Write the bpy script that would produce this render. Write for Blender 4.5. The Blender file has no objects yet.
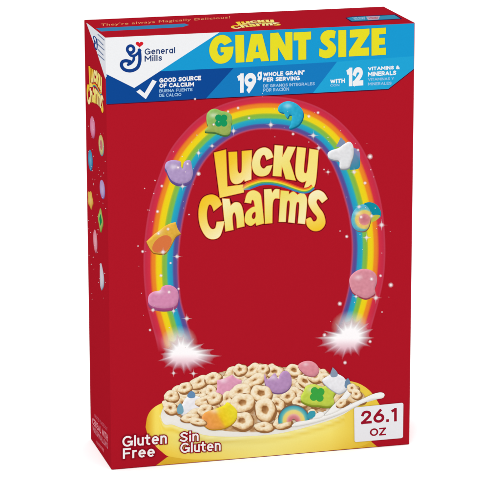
import bpy, bmesh, math, random
from mathutils import Vector, Matrix, noise, geometry

SC = bpy.context.scene
COL = SC.collection
random.seed(7)

# ------------------------------------------------------------------ sizes (metres)
W = 0.226                       # carton width
H = W * 1.40103591
D = W * 0.32810912
BEV = 0.00045                   # radius of the folded edges
INK = 0.605                     # reflectance of the printed white on this board
# ------------------------------------------------------------------ camera pose
RC = Matrix(((0.9668396615288218, 0.06358739464306436, -0.2473412867625169),
             (-0.2553806950626648, 0.23568280269665245, -0.9376749527967344),
             (-0.00133021958361626, 0.9697475237171569, 0.24410647422856602)))
CP = Vector((-1.73159211, -8.30495052, 2.88139711)) * W
FOC = 5.577334072 * 500

# A print is measured on the flat panel: these turn a measurement of the photograph into
# millimetres on the front, side or top panel of the carton.
def _ray(px, py):
    return RC @ Vector(((px - 250) / FOC, -(py - 242.5) / FOC, -1.0))
def clampf(v, a, b): return a if v < a else b if v > b else v
def F(px, py):
    d = _ray(px, py); t = -CP.y / d.y; p = CP + d * t
    return clampf(p.x, BEV, W - BEV), clampf(p.z, BEV, H - BEV)
def S(px, py):
    d = _ray(px, py); t = -CP.x / d.x; p = CP + d * t
    return clampf(p.y, BEV, D - BEV), clampf(p.z, BEV, H - BEV)
def T(px, py):
    d = _ray(px, py); t = (H - CP.z) / d.z; p = CP + d * t
    return clampf(p.x, BEV, W - BEV), clampf(p.y, BEV, D - BEV)
def place(side, layer):
    e = 3e-5 + layer * 2.5e-6
    if side == 'F': return lambda p: (lambda q: Vector((q[0], -e, q[1])))(F(*p))
    if side == 'S': return lambda p: (lambda q: Vector((-e, q[0], q[1])))(S(*p))
    return lambda p: (lambda q: Vector((q[0], q[1], H + e)))(T(*p))

# ------------------------------------------------------------------ materials
def lin(c):
    return tuple(((v / 255) / 12.92 if v / 255 <= 0.04045 else ((v / 255 + 0.055) / 1.055) ** 2.4) for v in c)
def make_ink(name, alpha=False, gain=1.0, rough=0.5, spec=0.0):
    m = bpy.data.materials.new(name); m.use_nodes = True
    nt = m.node_tree; n = nt.nodes; b = n['Principled BSDF']
    a = n.new('ShaderNodeAttribute'); a.attribute_name = 'Col'
    # faint mottling of offset ink on board
    tc = n.new('ShaderNodeTexCoord'); no = n.new('ShaderNodeTexNoise')
    no.inputs['Scale'].default_value = 900; no.inputs['Detail'].default_value = 3
    mr = n.new('ShaderNodeMapRange'); mr.inputs['To Min'].default_value = INK * gain * 0.965; mr.inputs['To Max'].default_value = INK * gain * 1.035
    mx = n.new('ShaderNodeVectorMath'); mx.operation = 'SCALE'
    nt.links.new(tc.outputs['Object'], no.inputs['Vector']); nt.links.new(no.outputs['Fac'], mr.inputs['Value'])
    nt.links.new(a.outputs['Color'], mx.inputs[0]); nt.links.new(mr.outputs['Result'], mx.inputs['Scale'])
    nt.links.new(mx.outputs[0], b.inputs['Base Color'])
    if alpha: nt.links.new(a.outputs['Alpha'], b.inputs['Alpha'])
    b.inputs['Roughness'].default_value = rough
    b.inputs['Specular IOR Level'].default_value = spec
    # very shallow waviness of the board
    n2 = n.new('ShaderNodeTexNoise'); n2.inputs['Scale'].default_value = 14
    bp = n.new('ShaderNodeBump'); bp.inputs['Strength'].default_value = 0.25; bp.inputs['Distance'].default_value = 0.0006
    nt.links.new(tc.outputs['Object'], n2.inputs['Vector']); nt.links.new(n2.outputs['Fac'], bp.inputs['Height'])
    nt.links.new(bp.outputs['Normal'], b.inputs['Normal'])
    return m
M_INK = make_ink('printed_ink')
M_SOFT = make_ink('soft_printed_ink', True, 1.12)

# ------------------------------------------------------------------ mesh building
def new_obj(name, me, parent, mat, label=None):
    o = bpy.data.objects.new(name, me); COL.objects.link(o)
    if parent: o.parent = parent
    if mat and not me.materials: me.materials.append(mat)
    if label: o['label'] = label
    return o

class Art:
    """collects coloured print patches (in photo units) and links them as one mesh"""
    def __init__(s, side='F'): s.v = []; s.f = []; s.c = []; s.side = side
    def add(s, verts, faces, cols, layer):
        b = len(s.v)
        if isinstance(layer, list): s.v += [place(s.side, l)(p) for p, l in zip(verts, layer)]
        else:
            pl = place(s.side, layer); s.v += [pl(p) for p in verts]
        s.f += [tuple(b + i for i in f) for f in faces]
        s.c += cols
    def build(s, name, parent, mat=None, label=None):
        me = bpy.data.meshes.new(name); me.from_pydata([tuple(v) for v in s.v], [], s.f); me.update()
        want = {'F': Vector((0, -1, 0)), 'S': Vector((-1, 0, 0)), 'T': Vector((0, 0, 1))}[s.side]
        me.materials.append(mat or M_INK)
        bm = bmesh.new(); bm.from_mesh(me)
        bmesh.ops.reverse_faces(bm, faces=[f for f in bm.faces if f.normal.dot(want) < 0])
        bm.to_mesh(me); bm.free()
        at = me.color_attributes.new('Col', 'FLOAT_COLOR', 'POINT')
        buf = []
        for c in s.c:
            l = lin(c[:3]); buf += [l[0], l[1], l[2], c[3] if len(c) > 3 else 1.0]
        at.data.foreach_set('color', buf)
        return new_obj(name, me, parent, None, label)

def mix(a, b, t):
    t = clampf(t, 0, 1)
    if len(a) != len(b): a = tuple(a) + (1,) * (4 - len(a)); b = tuple(b) + (1,) * (4 - len(b))
    return tuple(x + (y - x) * t for x, y in zip(a, b))
def ramp(stops, t):
    if t <= stops[0][0]: return stops[0][1]
    for (t0, c0), (t1, c1) in zip(stops, stops[1:]):
        if t <= t1: return mix(c0, c1, (t - t0) / (t1 - t0) if t1 > t0 else 0)
    return stops[-1][1]
def interp(pts, x):
    if x <= pts[0][0]: return pts[0][1]
    for (x0, y0), (x1, y1) in zip(pts, pts[1:]):
        if x <= x1: return y0 + (y1 - y0) * (x - x0) / (x1 - x0)
    return pts[-1][1]
def smoothinterp(pts, x):
    n = len(pts)
    if x <= pts[0][0]: return pts[0][1]
    for i in range(n - 1):
        if x <= pts[i + 1][0]:
            p0 = pts[max(i - 1, 0)]; p1 = pts[i]; p2 = pts[i + 1]; p3 = pts[min(i + 2, n - 1)]
            h = p2[0] - p1[0]; t = (x - p1[0]) / h
            m1 = (p2[1] - p0[1]) / (p2[0] - p0[0]) * h; m2 = (p3[1] - p1[1]) / (p3[0] - p1[0]) * h
            return (2*t**3-3*t*t+1)*p1[1] + (t**3-2*t*t+t)*m1 + (-2*t**3+3*t*t)*p2[1] + (t**3-t*t)*m2
    return pts[-1][1]
def cr(p0, p1, p2, p3, t):
    return tuple(0.5 * (2*b + (c - a) * t + (2*a - 5*b + 4*c - d) * t*t + (3*b - a - 3*c + d) * t**3)
                 for a, b, c, d in zip(p0, p1, p2, p3))
def curve(pts, closed=False, n=7):
    """Catmull-Rom; a point with a third value 'c' is a sharp corner"""
    P = [(p[0], p[1]) for p in pts]; corner = [len(p) > 2 for p in pts]; N = len(P); out = []
    rng = N if closed else N - 1
    for i in range(rng):
        j = (i + 1) % N
        if closed: h = (i - 1) % N; k = (j + 1) % N
        else: h = max(i - 1, 0); k = min(j + 1, N - 1)
        if corner[i] and corner[j]: out.append(P[i]); continue
        p0 = P[i] if corner[i] else P[h]; p3 = P[j] if corner[j] else P[k]
        for q in range(n): out.append(cr(p0, P[i], P[j], p3, q / n))
    if not closed: out.append(P[-1])
    return out
def at(ox, oy, s, pts):
    return [(ox + p[0] / s, oy + p[1] / s) + tuple(p[2:]) for p in pts]

def fill_curves(paths, offset=0.0):
    """flat filled outline with holes -> verts, faces"""
    cu = bpy.data.curves.new('tmp', 'CURVE'); cu.dimensions = '2D'; cu.fill_mode = 'FRONT'; cu.offset = offset
    for p in paths:
        sp = cu.splines.new('POLY'); sp.points.add(len(p) - 1); sp.use_cyclic_u = True
        ar = sum(a[0]*b[1]-b[0]*a[1] for a, b in zip(p, p[1:] + p[:1]))
        first = (p is paths[0])
        q = p if (ar < 0) == first else p[::-1]
        for k, a in enumerate(q): sp.points[k].co = (a[0], a[1], 0, 1)
    return _curve_mesh(cu)
def _curve_mesh(cu):
    o = bpy.data.objects.new('tmp', cu); COL.objects.link(o)
    dg = bpy.context.evaluated_depsgraph_get(); dg.update()
    me = bpy.data.meshes.new_from_object(o.evaluated_get(dg))
    v = [(q.co.x, q.co.y) for q in me.vertices]; f = [tuple(p.vertices) for p in me.polygons]
    COL.objects.unlink(o); bpy.data.objects.remove(o); bpy.data.curves.remove(cu); bpy.data.meshes.remove(me)
    return v, f
def shape(art, paths, col, layer, offset=0.0, warp=None):
    v, f = fill_curves(paths, offset)
    cols = [col(*p) if callable(col) else col for p in v]
    if warp: v = [warp(*p) for p in v]
    art.add(v, f, cols, layer)
def poly(art, pts, col, layer):
    shape(art, [[(p[0], p[1]) for p in pts]], col, layer)
def quadwarp(x0, y0, x1, y1, TL, TR, BR, BL):
    """rectangle (y up from y0 to y1) -> quad"""
    def w(x, y):
        u = (x - x0) / (x1 - x0); v = (y - y0) / (y1 - y0)
        b = (BL[0] + (BR[0]-BL[0])*u, BL[1] + (BR[1]-BL[1])*u); t = (TL[0] + (TR[0]-TL[0])*u, TL[1] + (TR[1]-TL[1])*u)
        return (b[0] + (t[0]-b[0])*v, b[1] + (t[1]-b[1])*v)
    return w
_tc = {}
def text_mesh(s, off, space):
    cu = bpy.data.curves.new('tmp', 'FONT'); cu.body = s; cu.offset = off; cu.fill_mode = 'FRONT'; cu.resolution_u = 4
    cu.space_character = space
    return _curve_mesh(cu)
def text(art, s, TL, TR, BR, BL, col, layer, bold=0.035, extra=0.0, space=1.08):
    v, f = text_mesh(s, bold, space)
    x0 = min(p[0] for p in v); x1 = max(p[0] for p in v); y0 = min(p[1] for p in v); y1 = max(p[1] for p in v)
    w = quadwarp(x0, y0, x1, y1, TL, TR, BR, BL)
    if extra: v, f = text_mesh(s, bold + extra, space)
    art.add([w(*p) for p in v], f, [col] * len(v), layer)
def stroke(art, pts, width, col, layer, closed=False):
    """ribbon with round ends; width may be a list"""
    P = pts; n = len(P); L = []; R = []
    for i, p in enumerate(P):
        a = P[i-1] if (i or closed) else P[0]; b = P[(i+1) % n] if (i < n-1 or closed) else P[-1]
        dx, dy = b[0]-a[0], b[1]-a[1]; l = math.hypot(dx, dy) or 1
        w = (width[min(int(i/(n-1)*(len(width)-1)+.5), len(width)-1)] if isinstance(width, list) else width) / 2
        L.append((p[0]-dy/l*w, p[1]+dx/l*w)); R.append((p[0]+dy/l*w, p[1]-dx/l*w))
    v = L + R; m = n if closed else n-1
    f = [(i, (i+1) % n, n+(i+1) % n, n+i) for i in range(m)]
    if not closed:
        for e, q in ((0, 1), (n-1, -1)):
            w = math.hypot(L[e][0]-P[e][0], L[e][1]-P[e][1]); a0 = math.atan2(L[e][1]-P[e][1], L[e][0]-P[e][0])
            b = len(v); v.append(P[e])
            K = 8
            for k in range(K+1):
                a = a0 + q * math.pi * k / K; v.append((P[e][0]+math.cos(a)*w, P[e][1]+math.sin(a)*w))
            f += [(b, b+1+k, b+2+k) for k in range(K)]
    art.add(v, f, [col(*p) if callable(col) else col for p in v], layer)
def ellipse(cx, cy, rx, ry, n=28, rot=0, wob=0, ph=0):
    out = []
    for k in range(n):
        a = 2*math.pi*k/n; r = 1 + wob*math.sin(3*a+ph) + wob*.6*math.sin(5*a+ph*2)
        x, y = math.cos(a)*rx*r, math.sin(a)*ry*r
        out.append((cx + x*math.cos(rot) - y*math.sin(rot), cy + x*math.sin(rot) + y*math.cos(rot)))
    return out
def radial(art, outline, centre, colf, layer, rings=8):
    """outline filled with rings about its centre, colf(t, x, y, angle) gives the ink"""
    n = len(outline); v = [centre]; c = [colf(0, centre[0], centre[1], 0)]; f = []
    for r in range(1, rings+1):
        t = r / rings
        for p in outline:
            q = (centre[0]+(p[0]-centre[0])*t, centre[1]+(p[1]-centre[1])*t); v.append(q)
            c.append(colf(t, q[0], q[1], math.atan2(p[1]-centre[1], p[0]-centre[0])))
        for k in range(n):
            a = 1+(r-1)*n+k; b = 1+(r-1)*n+(k+1) % n
            f.append((0, a, b) if r == 1 else (a-n, a, b, b-n))
    art.add(v, f, c, layer)
def puff(art, outline, centre, colf, layer):
    """filled outline, finely divided; t in colf rises from 0 inside to 1 at the rim"""
    v, f = fill_curves([outline])
    bm = bmesh.new(); vs = [bm.verts.new((p[0], p[1], 0)) for p in v]
    for q in f:
        try: bm.faces.new([vs[i] for i in q])
        except ValueError: pass
    for _ in range(7):
        es = [e for e in bm.edges if e.calc_length() > 1.1]
        if not es: break
        bmesh.ops.subdivide_edges(bm, edges=es, cuts=1)
        bmesh.ops.triangulate(bm, faces=[q for q in bm.faces if len(q.verts) > 3])
    bm.verts.index_update(); n = len(outline)
    V = [(q.co.x, q.co.y) for q in bm.verts]; Fc = [tuple(x.index for x in q.verts) for q in bm.faces]; bm.free()
    C = []
    for x, y in V:
        best = 1e9; nb = (0, 0)
        for i in range(n):
            ax, ay = outline[i]; bx, by = outline[(i+1) % n]; dx, dy = bx-ax, by-ay; l2 = dx*dx+dy*dy or 1e-9
            u = clampf(((x-ax)*dx+(y-ay)*dy)/l2, 0, 1); qx, qy = ax+dx*u, ay+dy*u; d = math.hypot(x-qx, y-qy)
            if d < best: best = d; nb = (qx-x, qy-y) if d > 1e-3 else (dy, -dx) if (dy*(ax-centre[0])-dx*(ay-centre[1])) > 0 else (-dy, dx)
        C.append(colf(clampf(1-best/4.2, 0, 1), x, y, math.atan2(nb[1], nb[0])))
    art.add(V, Fc, C, layer)
def columns(art, x0, x1, top, bot, colf, layer, nx=160, ny=24):
    v = []; c = []; f = []
    for i in range(nx+1):
        x = x0+(x1-x0)*i/nx; a = top(x); b = max(bot(x), a)
        for j in range(ny+1):
            y = a+(b-a)*j/ny; v.append((x, y)); c.append(colf(x, y, j/ny))
    for i in range(nx):
        for j in range(ny):
            k = i*(ny+1)+j; f.append((k, k+1, k+ny+2, k+ny+1))
    art.add(v, f, c, layer)

# ------------------------------------------------------------------ drawn sans-serif letters
def arc(cx, cy, rx, ry, a0, a1, n=16):
    return [(cx+rx*math.cos(math.radians(a0+(a1-a0)*k/n)), cy+ry*math.sin(math.radians(a0+(a1-a0)*k/n))) for k in range(n+1)]
CV = lambda p: curve(p, n=6)
GL = {
 'A': (.76, [[(0,0),(.38,1)], [(.38,1),(.76,0)], [(.13,.3),(.63,.3)]]),
 'B': (.62, [[(0,0),(0,1)], [(0,1),(.3,1)]+arc(.32,.77,.24,.23,90,-90)+[(0,.54)], [(.3,.54)]+arc(.34,.27,.28,.27,90,-90)+[(0,0)]]),
 'C': (.66, [arc(.4,.5,.4,.5,48,312)]), 'D': (.66, [[(0,0),(0,1)], [(0,1),(.2,1)]+arc(.24,.5,.42,.5,90,-90)+[(0,0)]]),
 'E': (.5, [[(0,0),(0,1)], [(0,1),(.5,1)], [(0,0),(.5,0)], [(0,.52),(.44,.52)]]), 'F': (.5, [[(0,0),(0,1)], [(0,1),(.5,1)], [(0,.5),(.42,.5)]]),
 'G': (.74, [arc(.38,.5,.38,.5,50,350), [(.76,.44),(.46,.44)], [(.74,.44),(.74,.1)]]), 'H': (.62, [[(0,0),(0,1)], [(.62,0),(.62,1)], [(0,.52),(.62,.52)]]),
 'I': (.0, [[(0,0),(0,1)]]), 'L': (.46, [[(0,0),(0,1)], [(0,0),(.46,0)]]), 'M': (.84, [[(0,0),(0,1)], [(0,1),(.42,.3)], [(.42,.3),(.84,1)], [(.84,1),(.84,0)]]),
 'N': (.64, [[(0,0),(0,1)], [(0,1),(.64,0)], [(.64,0),(.64,1)]]), 'O': (.78, [arc(.39,.5,.39,.5,0,360,28)]), 'P': (.54, [[(0,0),(0,1)], [(0,1),(.28,1)]+arc(.28,.72,.26,.28,90,-90)+[(0,.44)]]),
 'R': (.58, [[(0,0),(0,1)], [(0,1),(.28,1)]+arc(.28,.73,.26,.27,90,-90)+[(0,.46)], [(.26,.46),(.56,0)]]), 'S': (.56, [CV([(.54,.86),(.3,1),(.04,.8),(.16,.6),(.42,.44),(.55,.24),(.3,0),(0,.14)])]),
 'T': (.6, [[(0,1),(.6,1)], [(.3,1),(.3,0)]]), 'U': (.6, [[(0,1)]+arc(.3,.3,.3,.3,180,360)+[(.6,1)]]), 'V': (.72, [[(0,1),(.36,0)], [(.36,0),(.72,1)]]),
 'W': (1.04, [[(0,1),(.26,0)], [(.26,0),(.52,.9)], [(.52,.9),(.78,0)], [(.78,0),(1.04,1)]]), 'Y': (.66, [[(0,1),(.33,.45)], [(.66,1),(.33,.45)], [(.33,.45),(.33,0)]]), 'Z': (.6, [[(0,1),(.6,1)], [(.6,1),(0,0)], [(0,0),(.6,0)]]),
 '&': (.66, [CV([(.66,0),(.16,.62),(.12,.84),(.28,1),(.44,.84),(.3,.62),(.04,.4),(.02,.14),(.24,0),(.46,.1),(.62,.42)])]), '*': (.14, [[(.07,.82),(.07,1.08)], [(-.04,.9),(.18,1.0)], [(-.04,1.0),(.18,.9)]]),
 '\u00d3': (.78, [arc(.39,.5,.39,.5,0,360,28), [(.34,1.2),(.5,1.36)]]), '.': (.0, [[(0,0),(0,.02)]]),
 '1': (.24, [[(0,.86),(.24,1)], [(.24,1),(.24,0)]]), '2': (.56, [CV([(.02,.74),(.1,.93),(.3,1),(.5,.9),(.53,.68),(.4,.46),(.02,.02)]), [(0,0),(.58,0)]]),
 '6': (.6, [arc(.3,.32,.3,.32,0,360,24), [(.06,.5),(.2,.75),(.4,1.02)]]), '9': (.6, [arc(.3,.68,.3,.32,0,360,24), [(.54,.5),(.4,.25),(.2,-.02)]]),
 'a': (.46, [arc(.22,.36,.22,.36,0,360,20), [(.46,.72),(.46,0)]]), 'e': (.47, [arc(.235,.36,.235,.36,0,300), [(.03,.37),(.44,.37)]]),
 'g': (.46, [arc(.23,.36,.23,.36,0,360,20), CV([(.46,.72),(.46,-.02),(.4,-.22),(.22,-.3),(.04,-.22)])]),
 'i': (0, [[(0,0),(0,.62)], [(0,.98),(0,1.02)]]), 'l': (0, [[(0,0),(0,1)]]), 'n': (.4, [[(0,0),(0,.72)], [(0,.4)]+arc(.2,.5,.2,.22,180,0)+[(.4,0)]]),
 'r': (.22, [[(0,0),(0,.72)], [(0,.42)]+arc(.2,.5,.2,.22,180,84)]), 's': (.38, [CV([(.36,.62),(.2,.72),(.03,.58),(.12,.42),(.28,.32),(.38,.16),(.18,0),(0,.1)])]),
 't': (.28, [[(.1,.95),(.1,.18)], [(.1,.22)]+arc(.26,.18,.16,.18,180,275), [(-.05,.7),(.28,.7)]]), 'u': (.4, [[(0,.7)]+arc(.2,.22,.2,.22,180,360)+[(.4,.7)], [(.4,.72),(.4,0)]]), ' ': (.12, [])}
def drawn(art, s, TL, TR, BR, BL, col, layer, th=.2, extra=0.0, gap=.15, warp=None):
    """letters drawn with a pen of width th (cap height 1), fitted into a quad"""
    x = th/2; runs = []
    for ch in s:
        w_, st = GL[ch]
        for q in st: runs.append([(x+p[0], th/2+p[1]*(1-th)) for p in q])
        x += w_+th+gap
    x -= gap+th/2
    fit = quadwarp(0, 0, x, 1, TL, TR, BR, BL); AV = []; AF = []
    hw = th/2+extra
    for i, q in enumerate(runs):
        n = len(q); L = []; Rr = []
        closed = n > 6 and math.hypot(q[0][0]-q[-1][0], q[0][1]-q[-1][1]) < 1e-4
        for k, p in enumerate(q):
            a = q[k-1] if k else (q[-2] if closed else q[0]); b = q[k+1] if k < n-1 else (q[1] if closed else q[-1])
            dx, dy = b[0]-a[0], b[1]-a[1]; l = math.hypot(dx, dy) or 1; dx /= l; dy /= l
            ex = 0 if closed else (-hw if k == 0 else hw if k == n-1 else 0)
            cx, cy = p[0]+dx*ex*(1 if n > 2 or abs(dx) < .2 or abs(dy) < .2 else .45), p[1]+dy*ex*(1 if n > 2 or abs(dx) < .2 or abs(dy) < .2 else .45)
            L.append((cx-dy*hw, cy+dx*hw)); Rr.append((cx+dy*hw, cy-dx*hw))
        for k in range(n-1):
            for t3 in ([L[k], L[k+1], Rr[k+1]], [L[k], Rr[k+1], Rr[k]]):
                ar = (t3[1][0]-t3[0][0])*(t3[2][1]-t3[0][1])-(t3[2][0]-t3[0][0])*(t3[1][1]-t3[0][1])
                if abs(ar) < 1e-6: continue
                b_ = len(AV); AV += [Vector(p) for p in (t3 if ar > 0 else t3[::-1])]; AF.append([b_, b_+1, b_+2])
    # the pen strokes are merged into one outline so that no two of them overlap
    ov, _, of, _, _, src = geometry.delaunay_2d_cdt(AV, [], AF, 0, 1e-5)
    tri = [(AV[a], AV[b], AV[c]) for a, b, c in AF]
    def inside(c):
        for a, b, d in tri:
            if c.x < min(a.x, b.x, d.x) or c.x > max(a.x, b.x, d.x): continue
            if (b-a).cross(c-a) > -1e-9 and (d-b).cross(c-b) > -1e-9 and (a-d).cross(c-d) > -1e-9: return True
        return False
    of = [q for q in of if inside(sum((ov[k] for k in q), Vector((0, 0)))/len(q))]
    art.add([fit(p.x, p.y) for p in ov], [tuple(q) for q in of], [col]*len(ov), layer)

# ------------------------------------------------------------------ palette (sRGB, printed)
RED = (178, 24, 40); WHITE = (240, 241, 243); SKY = (26, 154, 210); MID = (24, 122, 190); NAVY = (16, 72, 148)
YEL = (232, 222, 40); DARK = (70, 16, 46)
bottom = lambda x: 469.4 - (x-112.2)*0.0836 + .4

# ================================================================== THE CARTON
box = bpy.data.objects.new('cereal_box', None); COL.objects.link(box)
box['label'] = 'upright red cereal carton with GIANT SIZE title, printed rainbow arch and yellow bowl'
box['category'] = 'cereal box'

bm = bmesh.new(); bmesh.ops.create_cube(bm, size=1.0)
for v in bm.verts: v.co = Vector(((v.co.x+.5)*W, (v.co.y+.5)*D, (v.co.z+.5)*H))
bmesh.ops.bevel(bm, geom=list(bm.edges), offset=BEV, segments=3, profile=0.5, affect='EDGES')
bm.normal_update()
axes = [('front_panel', (0, -1.02, 0)), ('back_panel', (0, 1, 0)), ('side_panel', (-1.01, 0, 0)), ('side_panel', (1, 0, 0)),
        ('top_flap', (0, 0, 1)), ('bottom_flap', (0, 0, -1))]
groups = [[] for _ in axes]
for f in bm.faces:
    groups[max(range(6), key=lambda k: f.normal.dot(Vector(axes[k][1])))].append(f)
panels = []
for (nm, _), fs in zip(axes, groups):
    art = Art(); idx = {}; vs = []; ff = []
    for f in fs:
        q = []
        for v in f.verts:
            if v.index not in idx: idx[v.index] = len(vs); vs.append(v.co.copy())
            q.append(idx[v.index])
        ff.append(tuple(q))
    me = bpy.data.meshes.new(nm); me.from_pydata([tuple(v) for v in vs], [], ff); me.update()
    a = me.color_attributes.new('Col', 'FLOAT_COLOR', 'POINT'); a.data.foreach_set('color', (list(lin(RED))+[1.0])*len(vs))
    o = new_obj(nm, me, box, M_INK)
    sm = o.modifiers.new('board', 'SOLIDIFY'); sm.thickness = 0.0003; sm.offset = -1
    panels.append(o)
bm.free()
front, back, side, side2, top, bot = panels
side['label'] = 'narrow left side printed with charms falling past small lettering'

# ================================================================== FRONT BANNER
b = Art()
BB = [(105.0, 104.4), (206, 98.4), (313, 93.0), (388.3, 88.9), (413.9, 68.9)]
poly(b, [(100, 20), (430, 10), (430, 68.6), (413.9, 69.8), (388.5, 89.9), (313, 94.0), (206, 99.4), (100, 105.2)], DARK, 0)
poly(b, [(100, 20), (430, 10), (430, 56.0), (413.9, 68.9), (388.3, 88.9), (313, 93.0), (206, 98.4), (100, 104.5)], SKY, 1)
poly(b, [(337,61.8), (430,55.4), (430,57), (413.9,68.9), (388.3,88.9), (313,93.0)], (34, 164, 214), 2)
poly(b, [(160.4, 71.3), (233.8, 67.8), (206, 98.4), (100, 104.5), (100, 72)], NAVY, 2)
poly(b, [(233.8, 67.8), (337, 61.8), (313, 93.0), (206, 98.4)], MID, 2)
banner = b.build('banner', box, label='sky blue band with a white corner and navy and mid blue slabs')
b = Art()
poly(b, [(100, 20), (237, 20), (219.4, 31.6), (134.2, 88), (100, 74.5)], WHITE, 3)
b.build('white_corner', banner)

g = lambda pts: at(205, 28, 8.333, pts)
t6 = lambda pts: at(260, 28, 8.333, pts)
t7 = lambda pts: at(315, 24, 6.25, pts)
G_ = curve(g([(224,112,'c'),(200,78),(165,61),(135,58),(85,78),(50,122),(35,185),(50,245),(85,285),(130,298),(180,285),(216,250),(232,205),(238,155,'c'),(130,160,'c'),(130,203,'c'),(158,203,'c'),(153,222),(134,231),(114,222),(102,180),(115,136),(138,125),(163,145,'c')]), True, 5)
letters = [[G_], [g([(252,60),(325,57),(328,285),(256,290)])],
           [g([(385,53),(475,48),(533,274),(468,278),(460,250),(405,254),(398,281),(338,285)]), g([(434,125),(449,200),(420,202)])],
           [t6([(85,45),(152,38),(212,150),(210,36),(270,33),(270,265),(212,268),(148,158),(150,272),(85,277)])],
           [t6([(280,38),(425,30),(425,95),(385,98),(385,262),(320,266),(320,102),(280,105)])],
           [curve(t7([(130,45,'c'),(100,37),(60,46),(36,75),(38,108),(60,130),(80,148),(74,163),(58,164),(28,152,'c'),(25,200,'c'),(62,214),(102,206),(128,178),(130,142),(110,115),(90,100),(96,87),(122,90,'c')]), True, 5)],
           [t7([(146,40),(195,37),(195,205),(146,208)])],
           [t7([(218,37),(340,29),(340,62),(283,150),(338,147),(338,197),(212,203),(212,172),(272,82),(218,86)])],
           [t7([(353,28),(443,23),(443,62),(400,65),(400,88),(436,86),(436,128),(400,130),(400,151),(443,148),(443,192),(353,198)])]]
b = Art()
for L in letters:
    L = [[(p[0], p[1]) for p in q] for q in L]
    shape(b, L, (30, 128, 130), 4, 0.25)
    shape(b, L, YEL, 5, 0.0)
b.build('title_lettering', banner, label='heavy yellow capitals reading GIANT SIZE')

b = Art(); PALE = (158, 196, 228)
def line(s, BL, BR, hl, hr, col=WHITE, th=.25, a=None, lay=6, gap=.09):
    drawn(a or b, s, (BL[0], BL[1]-hl), (BR[0], BR[1]-hr), BR, BL, col, lay, th, gap=gap)
line('GOOD SOURCE', (159.3,82.8), (201.1,80.2), 4.5, 4.5)
line('OF CALCIUM', (159.3,87.9), (193.9,86.4), 4.2, 4.3)
line('BUENA FUENTE', (159.3,92.6), (192.5,91.1), 3.1, 3.1, PALE, .2)
line('DE CALCIO', (159.3,97.1), (181.3,96.1), 3.2, 3.2, PALE, .2)
b.build('claim_lettering', banner, label='white capitals Good Source of Calcium over paler Spanish')
b = Art()
line('19', (236.8,93.0), (256.2,91.8), 19.2, 19.2, th=.27, gap=.05)
line('g', (257.4,78.6), (261.8,78.3), 8.4, 8.4, th=.24)
line('WHOLE GRAIN*', (263.2,76.6), (304.6,74.6), 4.2, 4.4)
line('PER SERVING', (263.2,81.8), (299.8,80.2), 4.2, 4.1)
line('DE GRANOS INTEGRALES', (263.2,87.6), (314.8,85.2), 3.1, 3.1, PALE, .2)
line('POR RACI\u00d3N', (263.2,92.0), (289,90.7), 3.4, 3.4, PALE, .2)
b.build('claim_lettering', banner, label='white 19 g claim about whole grain per serving')
b = Art()
line('WITH', (330.2,83.5), (345.0,82.9), 4.1, 4.5)
line('CON', (330.2,86.6), (339.4,86.2), 2.2, 2.2, PALE, .2)
line('12', (346.0,86.5), (363,85.4), 18.4, 18.6, th=.28, gap=.05)
line('VITAMINS &', (368,70.6), (399.5,69.2), 3.6, 3.7)
line('MINERALS', (368,76.5), (396.2,75.0), 4.4, 4.5)
line('VITAMINAS Y', (368,80.9), (394,79.9), 2.8, 2.8, PALE, .2)
line('MINERALES', (368,85.5), (391.5,84.6), 2.9, 2.9, PALE, .2)
b.build('claim_lettering', banner, label='white claim reading with 12 vitamins and minerals')
b = Art(); poly(b, at(130, 68, 5.556, [(35,132),(55,118),(81,140),(125,65),(148,75),(88,173)]), WHITE, 6)
b.build('check_mark', banner)
# maker's script emblem, heart and name
def emblem(b, lay, warp=None, col=(22, 62, 136)):
    q = lambda pts: [(warp(*p) if warp else p) for p in at(118, 35, 7.14, pts)]
    k = 1.62 / 7.14
    stroke(b, q(ellipse(90, 102, 24, 25, 26)), 13*k, col, lay, True)
    stroke(b, q(curve([(152,108),(156,150),(154,195),(136,236),(92,256),(48,248),(26,222),(30,194),(55,184),(85,190)])), 15*k, col, lay+1)
    stroke(b, q(curve([(74,122),(92,146),(122,146),(146,124),(158,112)])), 12*k, col, lay+2)
    stroke(b, q(curve([(112,150),(112,176),(94,200),(72,212)])), 12*k, col, lay+3)
    stroke(b, q(curve([(72,188),(84,204),(100,196)])), 9*k, col, lay+4)
def heart(cx, cy, w, h):
    out = []
    for k in range(40):
        t = 2*math.pi*k/40; out.append((cx+w*math.sin(t)**3, cy-h*(13*math.cos(t)-5*math.cos(2*t)-2*math.cos(3*t)-math.cos(4*t)+2)/16))
    return out
b = Art(); emblem(b, 6); b.build('maker_emblem', banner, label='navy looped script letter')
b = Art(); shape(b, [heart(139.5, 44.7, 3.9, 3.3)], (214, 32, 44), 7); b.build('heart', banner)
b = Art()
line('General', (144.6,54.9), (175.1,53.3), 6.3, 6.3, (40, 62, 112), .175, gap=.13)
line('Mills', (144.6,61.7), (162.1,60.7), 6.0, 6.0, (40, 62, 112), .175, gap=.13)
b.build('maker_name', banner)
# the band runs round the folded left edge
def fold_strip(z0, z1, col, name):
    v = []; f = []; r = BEV + 4e-5
    for z in (z0, z1):
        for k in range(5):
            a = math.pi/2*k/4; v.append((BEV - r*math.sin(a), BEV - r*math.cos(a), z))
    f = [(k, k+1, k+6, k+5) for k in range(4)]
    me = bpy.data.meshes.new(name); me.from_pydata(v, [], f); me.update()
    at_ = me.color_attributes.new('Col', 'FLOAT_COLOR', 'POINT'); at_.data.foreach_set('color', (list(lin(col))+[1.0])*len(v))
    new_obj(name, me, banner, M_INK)
fold_strip(F(108, 77)[1], H-BEV, WHITE, 'folded_edge')
fold_strip(F(108, 104.3)[1], F(108, 77)[1], NAVY, 'folded_edge')

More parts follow.
